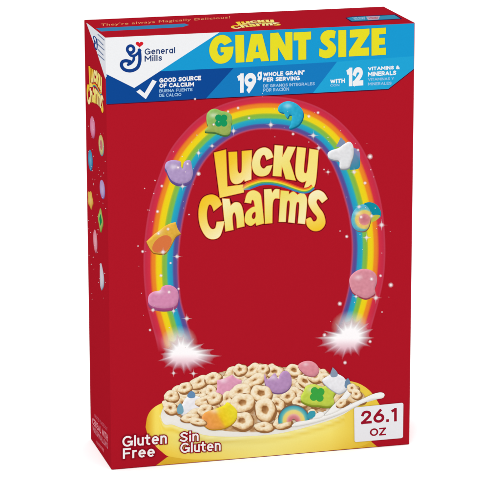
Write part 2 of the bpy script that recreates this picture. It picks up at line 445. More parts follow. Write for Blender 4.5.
# ================================================================== RAINBOW
rb = Art()
PAIRS = [(158,352,195,347),(155.5,340,193,338),(150,320,187.5,320),(145.5,300,181.8,300),(143,270,179.5,271),(144,240,180.8,243),(148.3,210,185.2,215),(156,183,192,190),
 (168,153,201,169),(183.5,132,212,154),(202,115,226,142.5),(225,103,241,134.3),(255,96.5,259,130.3),(285,97,284,131),(311,103.5,303,137),(332,114.5,318.5,147.5),
 (350,131,330,163),(364.5,151,337.5,180),(376,180,343.5,199),(383,210,348.3,219),(385.8,245,351,246),(384.5,275,349,277),(379.5,300,345,299),(372.5,325,338,322),(368,342,332,338)]
bands = [(0,RED),(.03,(196,60,84)),(.075,(198,46,72)),(.19,(212,50,70)),(.215,(222,96,48)),(.25,(236,128,42)),(.33,(238,142,40)),(.36,(242,196,34)),(.40,(240,212,30)),(.50,(236,214,32)),
         (.53,(160,190,60)),(.57,(132,184,70)),(.64,(128,190,84)),(.68,(48,172,188)),(.72,(38,166,196)),(.80,(44,150,194)),(.83,(82,92,160)),(.87,(88,76,146)),(.925,(104,80,148)),(.955,(178,80,116)),(1.0,RED)]
outer = curve([(p[0], p[1]) for p in PAIRS], n=8); inner = curve([(p[2], p[3]) for p in PAIRS], n=8)
NR = 90; v = []; c = []; f = []
for i, (o, n_) in enumerate(zip(outer, inner)):
    e = min(i, len(outer)-1-i) / 26.0
    for j in range(NR+1):
        t = j/NR; v.append((o[0]+(n_[0]-o[0])*t, o[1]+(n_[1]-o[1])*t))
        col = ramp(bands, t)
        glow = max(0, 1-e*2.2)*math.exp(-((t-.5)/.34)**2)
        cc = mix(col, (250, 246, 240), glow*.8)
        c.append(mix(RED, cc, clampf(min(i, len(outer)-1-i)/9.0 + .9*math.exp(-((t-.55)/.3)**2), 0, 1)))
for i in range(len(outer)-1):
    for j in range(NR):
        k = i*(NR+1)+j; f.append((k, k+1, k+NR+2, k+NR+1))
rb.add(v, f, c, 1)
rainbow = rb.build('rainbow', box, label='arch of seven soft printed colours, open at the bottom')

def burst(o, pts, centre, side, foot):
    a = Art(); P = at(o[0], o[1], 6.93, [p[:2] for p in pts]); cx, cy = at(o[0], o[1], 6.93, [centre])[0]
    out = []
    for k in range(len(P)):                       # curved flanks between the points
        p, q_ = P[k], P[(k+1) % len(P)]
        for u in (0, .25, .5, .75):
            m = (p[0]+(q_[0]-p[0])*u, p[1]+(q_[1]-p[1])*u); pull = .10*math.sin(math.pi*u)
            out.append((m[0]+(cx-m[0])*pull, m[1]+(cy-m[1])*pull))
    out = [(cx+(p[0]-cx)*.92, cy+(p[1]-cy)*.94) for p in out]
    out.sort(key=lambda p: math.atan2(p[1]-cy, p[0]-cx)); keep = []
    for p in out:
        an = math.atan2(p[1]-cy, p[0]-cx)
        if keep and an-keep[-1][0] < .02: continue
        keep.append((an, p))
    out = [p for _, p in keep]
    def colf(t, x, y, an):
        dn = (y-cy)/16
        cc = mix((247, 244, 245), (232, 158, 180), clampf(max(0, t-.62)*1.5 + max(0, dn-.05)*.8, 0, 1))
        return tuple(cc[:3]) + (clampf(1.0 - max(0, t-.5)*1.75 - max(0, dn-.2)*.4, 0, 1),)
    radial(a, out, (cx, cy), colf, 6, 16)
    hx, hy = foot
    radial(a, ellipse(hx, hy, 19, 17, 40), (hx, hy), lambda t, x, y, an: (250, 246, 240, .95*(1-t)**1.3), 5, 10)
    a.build('light_burst', rainbow, M_SOFT, label='white star burst at the %s foot of the rainbow' % side)
burst((145, 320), [(70,225),(125,232),(108,190),(150,190),(160,135),(205,135),(215,70),(240,110),(272,75),(285,118),(352,118),(345,160),(425,158),(405,192),(500,200),(480,240),(560,250),(490,285),(520,320),(440,318),(450,360),(385,345),(340,402),(318,358),(275,425),(242,358),(165,398),(170,345),(102,352),(125,305),(66,290),(112,262)], (255, 230), 'left', (179, 342))
burst((310, 300), [(165,150),(200,168),(225,120),(262,140),(300,92),(320,140),(370,110),(378,150),(425,150),(405,190),(456,195),(420,245),(462,262),(412,290),(440,330),(378,335),(362,425),(318,385),(290,420),(250,395),(205,472),(190,420),(128,424),(140,385),(60,390),(95,340),(20,330),(70,290),(10,262),(100,240),(80,210),(175,215)], (268, 260), 'right', (350, 327))

# ------------------------------------------------------------------ charms
def charm(parent, outline, centre, topc, sidec, depth=(0, 3), layer=10, name='charm', art=None, hi=(-.5, -.7), build=True, label=None, steps=5, rim=.16):
    a = art or Art()
    for k in range(steps):
        t = (steps-k)/steps
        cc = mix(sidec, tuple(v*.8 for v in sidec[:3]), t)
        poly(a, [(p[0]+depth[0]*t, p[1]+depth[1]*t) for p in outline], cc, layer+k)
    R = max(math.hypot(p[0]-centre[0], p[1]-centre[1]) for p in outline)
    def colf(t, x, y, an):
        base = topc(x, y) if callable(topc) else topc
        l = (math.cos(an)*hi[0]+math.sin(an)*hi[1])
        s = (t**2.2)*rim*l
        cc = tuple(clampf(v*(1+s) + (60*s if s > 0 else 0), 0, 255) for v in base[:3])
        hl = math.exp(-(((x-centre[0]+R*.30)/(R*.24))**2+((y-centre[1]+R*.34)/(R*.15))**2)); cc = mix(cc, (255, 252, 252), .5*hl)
        g_ = random.uniform(-2, 2)+9*noise.noise(Vector((x*.35, y*.35, 3)))
        return tuple(clampf(v+g_, 0, 255) for v in cc)
    puff(a, outline, centre, colf, layer+steps)
    if build and art is None: return a.build(name, parent, label=label)
    return a
def clover(a, cx, cy, r, col, layer, rot=0):
    for k in range(4):
        an = rot + math.pi/4 + k*math.pi/2
        shape(a, [ellipse(cx+math.cos(an)*r*.52, cy+math.sin(an)*r*.52, r*.46, r*.46, 16)], col, layer+k)
    shape(a, [ellipse(cx, cy, r*.4, r*.4, 12)], col, layer+4)

# purple horseshoe on the left shoulder
q = lambda pts: at(140, 130, 8.083, pts)
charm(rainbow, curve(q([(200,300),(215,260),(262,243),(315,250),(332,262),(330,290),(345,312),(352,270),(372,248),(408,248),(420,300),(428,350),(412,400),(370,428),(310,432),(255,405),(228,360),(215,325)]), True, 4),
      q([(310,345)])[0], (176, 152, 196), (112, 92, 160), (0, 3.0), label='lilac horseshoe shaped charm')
# green hat with clover
q = lambda pts: at(195, 95, 8.083, pts)
a = Art()
ol = curve(q([(92,190),(98,150),(130,118),(170,112),(210,128),(262,140),(295,165),(300,210),(292,245),(290,285),(272,318),(225,322),(160,300),(88,296),(82,280),(104,255),(96,225)]), True, 4)
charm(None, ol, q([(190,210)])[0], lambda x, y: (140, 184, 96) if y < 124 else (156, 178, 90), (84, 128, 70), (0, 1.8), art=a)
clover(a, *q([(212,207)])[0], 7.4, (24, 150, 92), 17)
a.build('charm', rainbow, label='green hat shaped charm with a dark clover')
# blue moon
q = lambda pts: at(265, 90, 8.083, pts)
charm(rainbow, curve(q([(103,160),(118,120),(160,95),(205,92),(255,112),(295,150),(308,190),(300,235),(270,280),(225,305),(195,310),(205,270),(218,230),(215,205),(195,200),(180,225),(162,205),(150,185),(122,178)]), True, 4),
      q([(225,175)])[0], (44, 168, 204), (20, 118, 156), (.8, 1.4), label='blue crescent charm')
# white unicorn
q = lambda pts: at(320, 130, 8.083, pts)
a = Art()
poly(a, curve(q([(128,135,'c'),(150,95),(168,58,'c'),(188,80),(205,98),(205,140,'c')]), True, 4), (128, 146, 176), 9)
shape(a, [curve(q([(250,140,'c'),(285,148),(318,172),(324,240),(320,302),(285,320),(240,322,'c')]), True, 4)], lambda x, y: mix((134, 134, 176), (40, 138, 164), clampf((y-157)/7, 0, 1)), 9)
charm(None, curve(q([(62,190),(90,165),(150,145),(200,110),(240,95),(268,130),(270,200),(250,260),(235,300),(200,312),(160,305),(155,250),(105,238),(68,222)]), True, 4),
      q([(200,200)])[0], (226, 226, 228), (160, 166, 176), (.3, 1.6), 11, art=a)
a.build('charm', rainbow, label='white pointed charm with blue grey tips')
# little rainbow
q = lambda pts: at(335, 190, 8.083, pts)
a = Art()
poly(a, curve(q([(230,118),(275,98),(330,115),(368,165),(368,215),(330,240),(300,235),(270,180)]), True, 4), (18, 140, 160), 9)
poly(a, curve(q([(300,205),(362,205),(340,240),(290,262),(270,240)]), True, 4), (190, 190, 70), 10)
def rbcol(x, y):
    cx, cy = q([(238, 238)])[0]; r = math.hypot(x-cx, y-cy)/12.5
    return ramp([(0, (196, 112, 124)), (.42, (222, 140, 140)), (.5, (236, 196, 110)), (.72, (226, 204, 110)), (.8, (120, 190, 190)), (1, (80, 170, 200))], r)
charm(None, curve(q([(195,125),(240,118),(275,150),(292,200),(285,250),(270,300),(240,330),(190,332),(150,305),(132,250),(145,180)]), True, 4),
      q([(215,225)])[0], rbcol, (150, 110, 90), (.6, 1.0), 11, art=a)
a.build('charm', rainbow, label='curled charm striped pink, yellow and blue')
# pink ball
q = lambda pts: at(335, 250, 8.083, pts)
charm(rainbow, curve(q([(115,255),(130,205),(180,165),(240,152),(300,168),(335,205),(338,260),(322,310),(325,345),(300,370),(250,390),(195,372),(140,335)]), True, 4),
      q([(225,265)])[0], (216, 142, 156), (176, 72, 96), (0, 1.6), label='round dusty pink charm')
# orange star / gold
q = lambda pts: at(135, 210, 8.083, pts)
a = Art()
charm(None, curve(q([(92,255,'c'),(150,200),(190,172),(215,150),(240,130,'c'),(285,108),(328,98,'c'),(345,150),(370,190,'c'),(335,210),(315,240),(300,270,'c'),(265,330),(225,355),(150,345,'c'),(120,310)]), True, 4),
      q([(230,230)])[0], (226, 176, 66), (176, 112, 44), (0, 1.2), art=a)
poly(a, curve(q([(140,300),(165,250),(215,212),(262,205),(296,235),(285,290),(245,335),(190,345),(150,335)]), True, 4), (218, 118, 66), 17)
a.build('charm', rainbow, label='gold star shaped charm with an orange end')
# pink heart
q = lambda pts: at(135, 270, 8.083, pts)
charm(rainbow, curve(q([(105,240),(115,200),(150,175),(200,165),(220,135),(265,120),(315,135),(345,170),(352,225),(335,280),(290,305),(220,310),(150,298),(115,275)]), True, 4),
      q([(235,220)])[0], (214, 140, 178), (176, 82, 138), (0, 3.2), label='pink heart shaped charm')

# sparkles
sp = Art(); rnd = random.Random(11)
def sparkle(x, y, r, star=False, a=sp, lay=26):
    radial(a, ellipse(x, y, r, r, 14), (x, y), lambda t, X, Y, an: (255, 236, 240, clampf((1-t)**1.3*1.25, 0, 1)), lay, 5)
    if star:
        for an in (0, math.pi/2):
            o = [(x+math.cos(an+k*math.pi/2)*(r*2.4 if k % 2 == 0 else r*.22), y+math.sin(an+k*math.pi/2)*(r*2.4 if k % 2 == 0 else r*.22)) for k in range(4)]
            radial(a, o, (x, y), lambda t, X, Y, an: (255, 246, 248, .9*(1-t)**.8), lay+1+(an > 0), 5)
hand = [(195,99,1.5),(238,108,1.8),(249,118,1.7),(233.5,131,2.4,1),(212,146,2,1),(198.5,153,2.2,1),(213.6,124.5,1.6),(228,111.5,1.6),(161.8,186,1.8),(155,180.5,1),(178,167.5,2),(187.5,163.8,1.8),(198.5,173.8,2.6),(182.6,186.3,2.2,1),
 (142.6,251.5,1.8),(158.5,233.5,2),(168,229,2),(163,252,2.6,1),(177,256.5,2.4,1),(170.5,263,1.5),(157.5,211.5,2),(189,214.5,1),(161,275.5,2),(153,310,2.2,1),(173.5,311,2,1),(178.5,288.8,1.6),(186.8,318.5,2.6,1),(169,292,2.2),(150,330,1.6),
 (270.8,124.8,2.6,1),(293,134,1.8),(313.2,135.5,2.6,1),(318.8,148,2.2,1),(318,112.7,1.8),(308.8,116.3,2),(328,172,1.8,1),(324,169.5,1),(358,150,1.7),(370,156.6,3.2),(354,172,2.4,1),(365,183,2),(371.5,216,2.2,1),(381.6,225,2.8,1),(359,206.8,2.2,1),(361,217,2.2),(346.7,236.5,2),(366.5,237.6,2.4,1),(340,231,.9),
 (380.5,275.7,1.8),(390.8,285,2.8),(375.8,297.8,2.8,1),(371.5,279,2.4),(356,296.5,1.8,1),(339.8,303.7,2.6),(324.5,335,2.4),(345,362.6,2.2),(370,341.5,2),(173.6,373,2,1),(193.4,373.5,2.2,1),(138,246,1),(382,312,1)]
for h in hand: sparkle(h[0], h[1], h[2], len(h) > 3)
for _ in range(55):
    i = rnd.randrange(len(outer)); t = rnd.uniform(-.25, 1.25); o, n_ = outer[i], inner[i]
    sparkle(o[0]+(n_[0]-o[0])*t, o[1]+(n_[1]-o[1])*t, rnd.uniform(.35, .8))
so = sp.build('sparkle', rainbow, M_SOFT)

# ================================================================== BRAND LETTERING
A1 = lambda p: at(205, 140, 8.08, p); A2 = lambda p: at(210, 130, 6.93, p); A3 = lambda p: at(260, 130, 6.93, p)
A4 = lambda p: at(195, 175, 6.93, p); A5 = lambda p: at(260, 180, 6.93, p); c_ = 'c'
GOLD = (244, 200, 40); CREAM = (250, 240, 190); LEM = (240, 222, 96)
def grad(x0, y0, c0, x1, y1, c1):
    dx, dy = x1-x0, y1-y0; l = dx*dx+dy*dy
    return lambda x, y: mix(c0, c1, ((x-x0)*dx+(y-y0)*dy)/l)
LOGO = [
 ('L', [A2([(28,157,c_),(110,136,c_),(120,392,c_),(230,378,c_),(235,432,c_),(68,470,c_)])], grad(215,160,GOLD,243,196,(248,226,120))),
 ('u', [A1([(190,98,c_),(258,95,c_),(262,230),(270,262),(284,268),(297,240),(298,90,c_),(378,83,c_),(374,318,c_),(322,336,c_),(316,318,c_),(290,345),(245,356),(212,332),(198,265)])], grad(232,160,GOLD,252,182,CREAM)),
 ('c', [A2([(438,188,c_),(420,142),(375,121),(320,148),(291,225),(305,295),(350,321),(405,305),(432,243,c_),(393,250,c_),(372,268),(351,250),(347,215),(360,180),(378,174),(392,208,c_)])], grad(262,150,(248,236,170),262,176,(242,226,130))),
 ('k', [A3([(102,105,c_),(160,110,c_),(155,185,c_),(192,115,c_),(247,118,c_),(205,215,c_),(248,350,c_),(178,340,c_),(151,248,c_),(148,322,c_),(88,318,c_)])], grad(272,146,(248,234,160),290,180,LEM)),
 ('y', [A3([(258,118,c_),(318,125,c_),(304,270),(312,298),(327,280),(343,130,c_),(405,140,c_),(390,330),(372,400),(335,432,c_),(305,400,c_),(322,352,c_),(290,362),(256,335),(245,270)])], grad(308,148,(248,226,120),312,190,(248,232,140))),
 ('C', [A4([(186,205,c_),(160,155),(110,136),(50,165),(25,250),(35,350),(75,425),(125,445),(175,420),(205,320,c_),(150,325,c_),(140,368),(112,372),(88,330),(82,260),(95,208),(115,212),(130,250,c_)])], grad(200,205,GOLD,220,236,CREAM)),
 ('h', [A4([(188,163,c_),(238,165,c_),(247,212,c_),(275,190),(312,197),(333,250),(343,355,c_),(291,368,c_),(285,290),(272,258),(259,290),(266,380,c_),(211,391,c_)])], grad(225,200,CREAM,242,228,LEM)),
 ('a', [A4([(343,190,c_),(362,128),(405,106),(450,130),(463,190),(478,335,c_),(425,350,c_),(420,330,c_),(385,352),(348,325),(352,265),(385,230),(414,218,c_),(408,182),(395,172),(388,197,c_)]), A4([(418,255),(398,268),(394,295),(408,306),(420,288)])], grad(245,192,(248,228,130),262,224,LEM)),
 ('r', [A5([(28,65,c_),(78,62,c_),(84,90,c_),(104,64),(135,65,c_),(135,130,c_),(102,130),(88,170),(85,298,c_),(35,303,c_)])], grad(264,190,(248,236,160),270,222,(240,218,90))),
 ('m', [A5([(143,72,c_),(200,78,c_),(200,100,c_),(230,80),(260,102,c_),(290,88),(318,110),(325,160),(312,305,c_),(262,300,c_),(272,175),(262,152),(250,175),(240,298,c_),(195,293,c_),(207,165),(197,142),(186,165),(178,290,c_),(130,290,c_)])], grad(282,192,LEM,304,215,(248,238,180))),
 ('s', [A5([(468,130,c_),(440,87),(395,70),(345,100),(335,160),(362,215),(394,255),(388,282),(368,286),(350,260),(320,272,c_),(328,320),(370,352),(420,345),(452,300),(440,235),(408,188),(391,152),(405,132),(430,160,c_)])], grad(312,196,CREAM,322,230,GOLD)),
]
SW = curve([(243.2,188.8),(248,186),(253.3,183.9),(260,181.8),(267.2,181.3),(274.4,181.9),(282,183.6),(288.9,185.9),(296,188.6),(303.3,190.6),(309,189.6),(313,186.5)], n=6)
SWC = [(0,(214,60,44)),(.17,(222,70,44)),(.21,(236,140,40)),(.36,(240,150,40)),(.4,(242,214,50)),(.56,(236,214,60)),(.6,(110,176,80)),(.74,(90,170,90)),(.78,(50,140,190)),(1,(54,110,180))]
def logo(b_out, b_fill, b_sw, lay, warp=None):
    for nm, paths, col in LOGO:
        P = [curve(p, True, 5) if any(len(q) == 2 for q in p) else [(q[0], q[1]) for q in p] for p in paths]
        shape(b_out, P, (104, 14, 26), lay, 1.15, warp)
        shape(b_out, P, (226, 120, 44), lay+1, 0.38, warp)
        shape(b_fill, P, col, lay+5, -0.12, warp)
    v = []; c = []; f = []; n = len(SW); K = 20
    for i, p in enumerate(SW):
        a, bq = SW[max(i-1, 0)], SW[min(i+1, n-1)]; dx, dy = bq[0]-a[0], bq[1]-a[1]; l = math.hypot(dx, dy)
        w = (8.6 - 3.2*(i/n)) * min(1, .35+i/9); nx, ny = -dy/l, dx/l
        for j in range(K+1):
            t = j/K; q_ = (p[0]+nx*w*(t-.5), p[1]+ny*w*(t-.5)); v.append(warp(*q_) if warp else q_)
            c.append(mix(ramp(SWC, t), (246, 196, 150), max(0, 1-i/8)*.6))
    for i in range(n-1):
        for j in range(K):
            k = i*(K+1)+j; f.append((k, k+1, k+K+2, k+K+1))
    b_sw.add(v, f, c, lay+7)
bo, bf, bs = Art(), Art(), Art(); logo(bo, bf, bs, 4)
brand = bf.build('brand_lettering', box, label='two rows of rounded gold letters reading Lucky Charms')
bo.build('letter_outline', brand); bs.build('rainbow_swoosh', brand, label='thin rainbow ribbon between the two words')

# ================================================================== CEREAL BOWL
bowl = Art()
b_top = [(145.6,427),(146.4,420),(149,413),(154,407.5),(161,403.5),(175,398),(250,380),(330,378),(352,381.5),(361,384.5),(370,391),(377,400.5),(383,412),(386,425)]
b_bot = [(145.6,427),(147.5,434),(151,440.5),(156,446.5),(161,451),(168,456),(200,459.5),(280,456),(340,449),(360,446.5),(371,441.5),(380,434),(386,425)]
m_top = [(160.5,415),(163,408),(170,399),(210,380),(270,378),(330,385),(350,396),(366,399),(383,393.2)]
m_bot = [(160.5,415),(162,421),(165,424.5),(172,424.5),(180,427.5),(190,430.5),(205,435),(225,436.5),(250,436),(275,434),(294,430.3),(312,425.5),(330,420),(343,414.5),(352,409),(366,402.5),(376,399.5),(383,397.8)]
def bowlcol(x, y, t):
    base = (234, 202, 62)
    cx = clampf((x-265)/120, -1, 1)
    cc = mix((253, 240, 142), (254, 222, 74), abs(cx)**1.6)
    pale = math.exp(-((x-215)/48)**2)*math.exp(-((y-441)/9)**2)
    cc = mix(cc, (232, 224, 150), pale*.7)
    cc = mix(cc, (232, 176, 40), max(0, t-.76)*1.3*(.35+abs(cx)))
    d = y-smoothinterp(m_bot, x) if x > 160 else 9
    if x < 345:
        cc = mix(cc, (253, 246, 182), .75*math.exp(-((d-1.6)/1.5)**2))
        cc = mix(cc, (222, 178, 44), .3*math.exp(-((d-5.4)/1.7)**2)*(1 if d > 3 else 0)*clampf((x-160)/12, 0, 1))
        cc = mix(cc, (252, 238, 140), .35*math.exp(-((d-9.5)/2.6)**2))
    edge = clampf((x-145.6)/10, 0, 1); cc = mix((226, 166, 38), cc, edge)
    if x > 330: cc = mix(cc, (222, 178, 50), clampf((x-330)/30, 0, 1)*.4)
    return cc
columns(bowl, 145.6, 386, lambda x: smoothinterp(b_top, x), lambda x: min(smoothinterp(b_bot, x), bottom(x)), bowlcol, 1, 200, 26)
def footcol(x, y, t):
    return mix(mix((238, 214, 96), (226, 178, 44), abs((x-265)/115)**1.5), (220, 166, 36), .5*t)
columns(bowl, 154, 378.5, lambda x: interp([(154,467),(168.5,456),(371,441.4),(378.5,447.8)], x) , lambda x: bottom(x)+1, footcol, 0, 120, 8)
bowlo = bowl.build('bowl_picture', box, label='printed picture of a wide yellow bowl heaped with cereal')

mk = Art()
def milkcol(x, y, t):
    r = .5+.9*noise.noise(Vector((x*.12, y*.3, 9)))
    return mix((246, 244, 238), (224, 220, 208), .55*r*(1-t)+.25*max(0, t-.85)*6)
columns(mk, 160.5, 383, lambda x: smoothinterp(m_top, x), lambda x: smoothinterp(m_bot, x), milkcol, 30, 170, 14)
mk.build('milk', bowlo)

# heap under the loops
hp = Art()
h_top = [(163,404),(164.5,397),(169,391),(177,387),(188,381),(206,374.5),(225,368.5),(247,364.5),(262,367),(280,365),(304,363.8),(318,369),(333,372),(344,378),(353,384),(359,391),(361,397)]
h_bot = [(163,406),(170,411),(185,420),(205,427),(225,431),(260,432),(280,428),(300,421),(330,409),(350,402),(361,398)]
def heapcol(x, y, t):
    s = .5+.5*math.sin(x*.9+1.7*math.sin(y*.6))*math.sin(y*.8+x*.25)
    return mix(mix((172, 122, 76), (216, 180, 134), s), (240, 234, 222), clampf(noise.noise(Vector((x*.16, y*.2, 4)))*2.2-.1, 0, .8))
columns(hp, 163, 361, lambda x: smoothinterp(h_top, x)+2.5, lambda x: smoothinterp(h_bot, x), heapcol, 32, 190, 40)
hp.build('cereal_heap', bowlo)

LYR = [40]
def loop(x, y, rx, ry, rot=0, hole=.34, tone=0.0, seed=0, name='cereal_loop'):
    """one printed toasted oat ring, modelled in ink from a ring lit at the upper left"""
    rnd = random.Random(seed*31+5); a = Art(); lay = LYR[0]; LYR[0] += 1
    n, m = 44, 11; v = []; c = []; f = []
    ph = rnd.uniform(0, 6); ph2 = rnd.uniform(0, 6); w1 = rnd.uniform(.05, .11)
    ca, sa = math.cos(rot), math.sin(rot)
    for i in range(m+1):
        s = -1+2*i/m
        for k in range(n):
            an = 2*math.pi*k/n
            lump = 1+w1*math.sin(2*an+ph)+w1*.7*math.sin(5*an+ph2)+w1*.5*math.sin(3*an-ph)+rnd.uniform(-.006, .006)
            r = hole+(1-hole)*(i/m)
            px_, py_ = math.cos(an)*rx*r*lump, math.sin(an)*ry*r*lump
            X, Y = x+px_*ca-py_*sa, y+px_*sa+py_*ca
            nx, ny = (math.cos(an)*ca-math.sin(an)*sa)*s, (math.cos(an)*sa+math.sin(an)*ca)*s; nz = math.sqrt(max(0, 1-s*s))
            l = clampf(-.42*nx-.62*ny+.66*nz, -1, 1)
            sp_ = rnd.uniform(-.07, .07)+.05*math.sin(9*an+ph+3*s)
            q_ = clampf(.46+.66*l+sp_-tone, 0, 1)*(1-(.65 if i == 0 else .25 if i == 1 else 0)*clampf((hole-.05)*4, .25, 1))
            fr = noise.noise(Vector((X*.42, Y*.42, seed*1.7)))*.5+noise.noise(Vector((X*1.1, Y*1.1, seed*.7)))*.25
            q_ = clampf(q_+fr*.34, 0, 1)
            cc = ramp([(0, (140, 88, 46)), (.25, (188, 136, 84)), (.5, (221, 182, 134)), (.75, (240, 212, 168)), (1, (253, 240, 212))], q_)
            v.append((X, Y)); c.append(cc)
    for i in range(m):
        for k in range(n):
            f.append((i*n+k, i*n+(k+1) % n, (i+1)*n+(k+1) % n, (i+1)*n+k))
    # floor of the hole
    b_ = len(v); v.append((x, y)); dk = ramp([(0, (134, 84, 46)), (1, (176, 126, 78))], rnd.random()); c.append(ramp([(0, (158, 106, 60)), (1, (176, 126, 78))], rnd.random()))
    f += [(b_, k, (k+1) % n) for k in range(n)]
    # soft contact tone under the ring
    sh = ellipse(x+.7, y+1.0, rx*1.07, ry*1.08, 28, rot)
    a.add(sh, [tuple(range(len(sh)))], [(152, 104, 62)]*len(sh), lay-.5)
    a.add(v, f, c, lay)
    a.build(name, bowlo)
rnd = random.Random(5)
fillers = []
for row in range(9):
    y0 = 367+row*6.4
    x = 160+rnd.uniform(0, 6)
    while x < 362:
        yy = y0+rnd.uniform(-2.2, 2.2)
        if yy > smoothinterp(h_top, x)+5.2 and yy < smoothinterp(h_bot, x)-3.2: fillers.append((x, yy))
        x += rnd.uniform(10.0, 13.0)
fillers = fillers[:72]
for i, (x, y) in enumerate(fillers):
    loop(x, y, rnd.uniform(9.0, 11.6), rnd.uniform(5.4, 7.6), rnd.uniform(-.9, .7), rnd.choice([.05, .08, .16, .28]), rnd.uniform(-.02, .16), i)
def M(outline, centre, topc, sidec, depth, label, extra=None, **kw):
    a = Art(); lay = LYR[0]; LYR[0] += 8
    charm(None, outline, centre, topc, sidec, depth, lay, art=a, steps=4, **kw)
    if extra: extra(a, lay+5); LYR[0] += 5
    a.build('marshmallow', bowlo, label=label)
# back rank
for i, p in enumerate([(252,370,9,6,-.4,.2),(274.5,371.5,9,6,-.2,.25),(294,370,8,6,.2,.3),(263,369,6,5,0,.2),(240,369.5,7,5.5,-.5,.25),(199.5,382,10,5.5,-.5,.15),(212.7,378,9,5.5,-.3,.2),(184.7,387.5,7,5.5,-.4,.2),(171.5,396,7,6,0,.15),
     (170.5,408,7,6,.3,.2),(305,381,8,6,.5,.3),(315,376,8,6.5,.2,.25),(326,378,7,5,.5,.2),(211,391,6,6,0,.15)]):
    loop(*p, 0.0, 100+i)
M(curve([(298,366),(303,361.5),(311,361),(317,365),(319,371),(314,376),(305,374)], True, 4), (309,368), (224,146,158), (190,108,122), (0,1), 'round pink marshmallow at the back of the bowl')
def uni_tip(a, lay):
    poly(a, curve([(187,395.5),(190.5,391),(194.5,392.5),(195,397,),(190,398)], True, 3), (104,144,184), lay)
    poly(a, curve([(177,408),(180,403),(183,407),(183,413),(178,413.5)], True, 3), (120,168,188), lay+1)
M(curve([(180,412),(183,402),(188,396),(197,396),(204,399),(209,402),(203,408),(196,414),(187,416)], True, 4), (193,405), (240,238,242), (206,206,214), (0,1.4), 'white marshmallow with small blue tips at the left', uni_tip)
M(curve([(217,380,'c'),(225,378),(232,374.5,'c'),(236,378),(241.5,380,'c'),(241,386),(239,390,'c'),(231,393),(225,401,'c'),(219,399),(214.5,395,'c'),(217,388)], True, 4), (228,386), (226,158,186), (196,120,150), (0,1.2), 'pink star marshmallow')
for i, p in enumerate([(206,400,11,5,-.25,.1),(198,413,12,4.6,-.08,.08),(254.7,380,12,6,-.5,.12),(282,381,7,6,0,.2),(227,399,9,7,-.6,.12),(214,398,8,6,-.3,.1),(280,412,9,6.5,-.5,.14),(295,394,9,6.5,.1,.15),(287.7,396.5,8,6.5,-.4,.25),(277,404,8,6.5,.3,.2),(300,402,7,6,.2,.2),(204.5,409.8,8,5.5,-.3,.15)]):
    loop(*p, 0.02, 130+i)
M(curve([(264.5,373.5),(267,379),(271,376),(275,373),(278,378.5),(280,374),(284,370.5),(289,372.5),(291.5,380),(289.5,387.5),(283,392),(275,392.5),(268,388.5),(264.5,381.5)], True, 4), (278,383), (184,144,190), (140,98,152), (0,1.4), 'lilac crown shaped marshmallow')
for i, p in enumerate([(240,391.5,11,8,-.35,.2),(261,393,10.5,8.4,.35,.3),(242.5,402.5,11.6,10,.15,.27),(265,409.5,10.4,11.6,-.3,.3),(241.8,420.5,11,9.4,.1,.26)]):
    loop(*p, -.04, 150+i)
def org(a, lay):
    poly(a, curve([(202,423,),(203,415),(212,411.5),(224,411.5),(231,416),(229,423),(220,427.5),(208,428)], True, 4), grad(205,412,(240,178,66),228,424,(232,140,64)), lay)
M(curve([(201.5,421),(204,413),(214,409),(224,405),(227,402),(232,405),(237,411),(236,419),(230,425),(221,428.5),(209,428.5)], True, 4), (220,417), lambda x, y: ramp([(0, (240, 158, 88)), (.5, (240, 166, 70)), (.62, (244, 206, 40)), (1, (240, 222, 50))], (x-201)/34-(y-417)/60+.02), (206,150,40), (0,1.2), 'yellow marshmallow with an orange end')
for i, p in enumerate([(190,417.5,10,4.0,-.12,.05),(198,421.5,8,3.6,.1,.08),(264,426.5,9.5,5,0,.06),(282,423,10,5.2,-.12,.06),(316,398,7,5.5,.2,.2),(312,413,5,4,0,.1)]):
    loop(*p, 0.0, 170+i)
def arch(cx, cy, R, x0=None):
    a = Art(); lay = LYR[0]; LYR[0] += 6
    v = []; c = []; f = []; n = 30; m = 14
    for i in range(m+1):
        for k in range(n+1):
            an = math.radians(168+k*(205)/n); r = R*(.12+.88*i/m)
            v.append((cx+math.cos(an)*r*1.0, cy+math.sin(an)*r*.98))
            cc = ramp([(.0, (184,96,100)), (.28, (214,118,126)), (.42, (234,170,160)), (.5, (240,210,110)), (.68, (232,216,120)), (.76, (110,190,180)), (.92, (56,160,180)), (1, (36,120,140))], .12+.88*i/m)
            c.append(mix(cc, (255, 255, 250), .12*max(0, -math.sin(an))))
    for i in range(m):
        for k in range(n): f.append((i*(n+1)+k, i*(n+1)+k+1, (i+1)*(n+1)+k+1, (i+1)*(n+1)+k))
    a.add(v, f, c, lay+2)
    sh = ellipse(cx, cy-1, R*1.03, R, 30); poly(a, [p for p in sh if p[1] < cy+2], (128, 100, 80), lay)
    a.build('marshmallow', bowlo, label='arch shaped marshmallow striped blue, yellow and pink')
arch(293.5, 420.5, 15.5)
def clv(a, lay): clover(a, 317, 394.2, 8.4, (62, 168, 70), lay, .15)
M(curve([(303,392),(306,386),(314,384),(322,386.5),(329,385),(335,391),(333,397),(334,403),(328,406),(319,405),(311,404.5),(302,401),(300.5,396.5)], True, 4), (317,395.5), (196,214,80), (150,166,50), (0,2.2), 'lime green marshmallow with a darker clover', clv)
def utip2(a, lay):
    poly(a, curve([(330,374),(332.5,367,'c'),(337,372),(337,376),(332,377)], True, 3), (140,156,178), lay)
    poly(a, curve([(345,381),(348,378),(350.5,384),(349,388),(344.5,387)], True, 3), (112,142,172), lay+1)
M(curve([(322,380),(327,376),(334,373),(342,376),(346,381),(347,388),(340,393),(334,391),(327,386)], True, 4), (336,383), (238,238,242), (200,202,212), (0,1.2), 'white marshmallow with grey blue tips at the right', utip2)
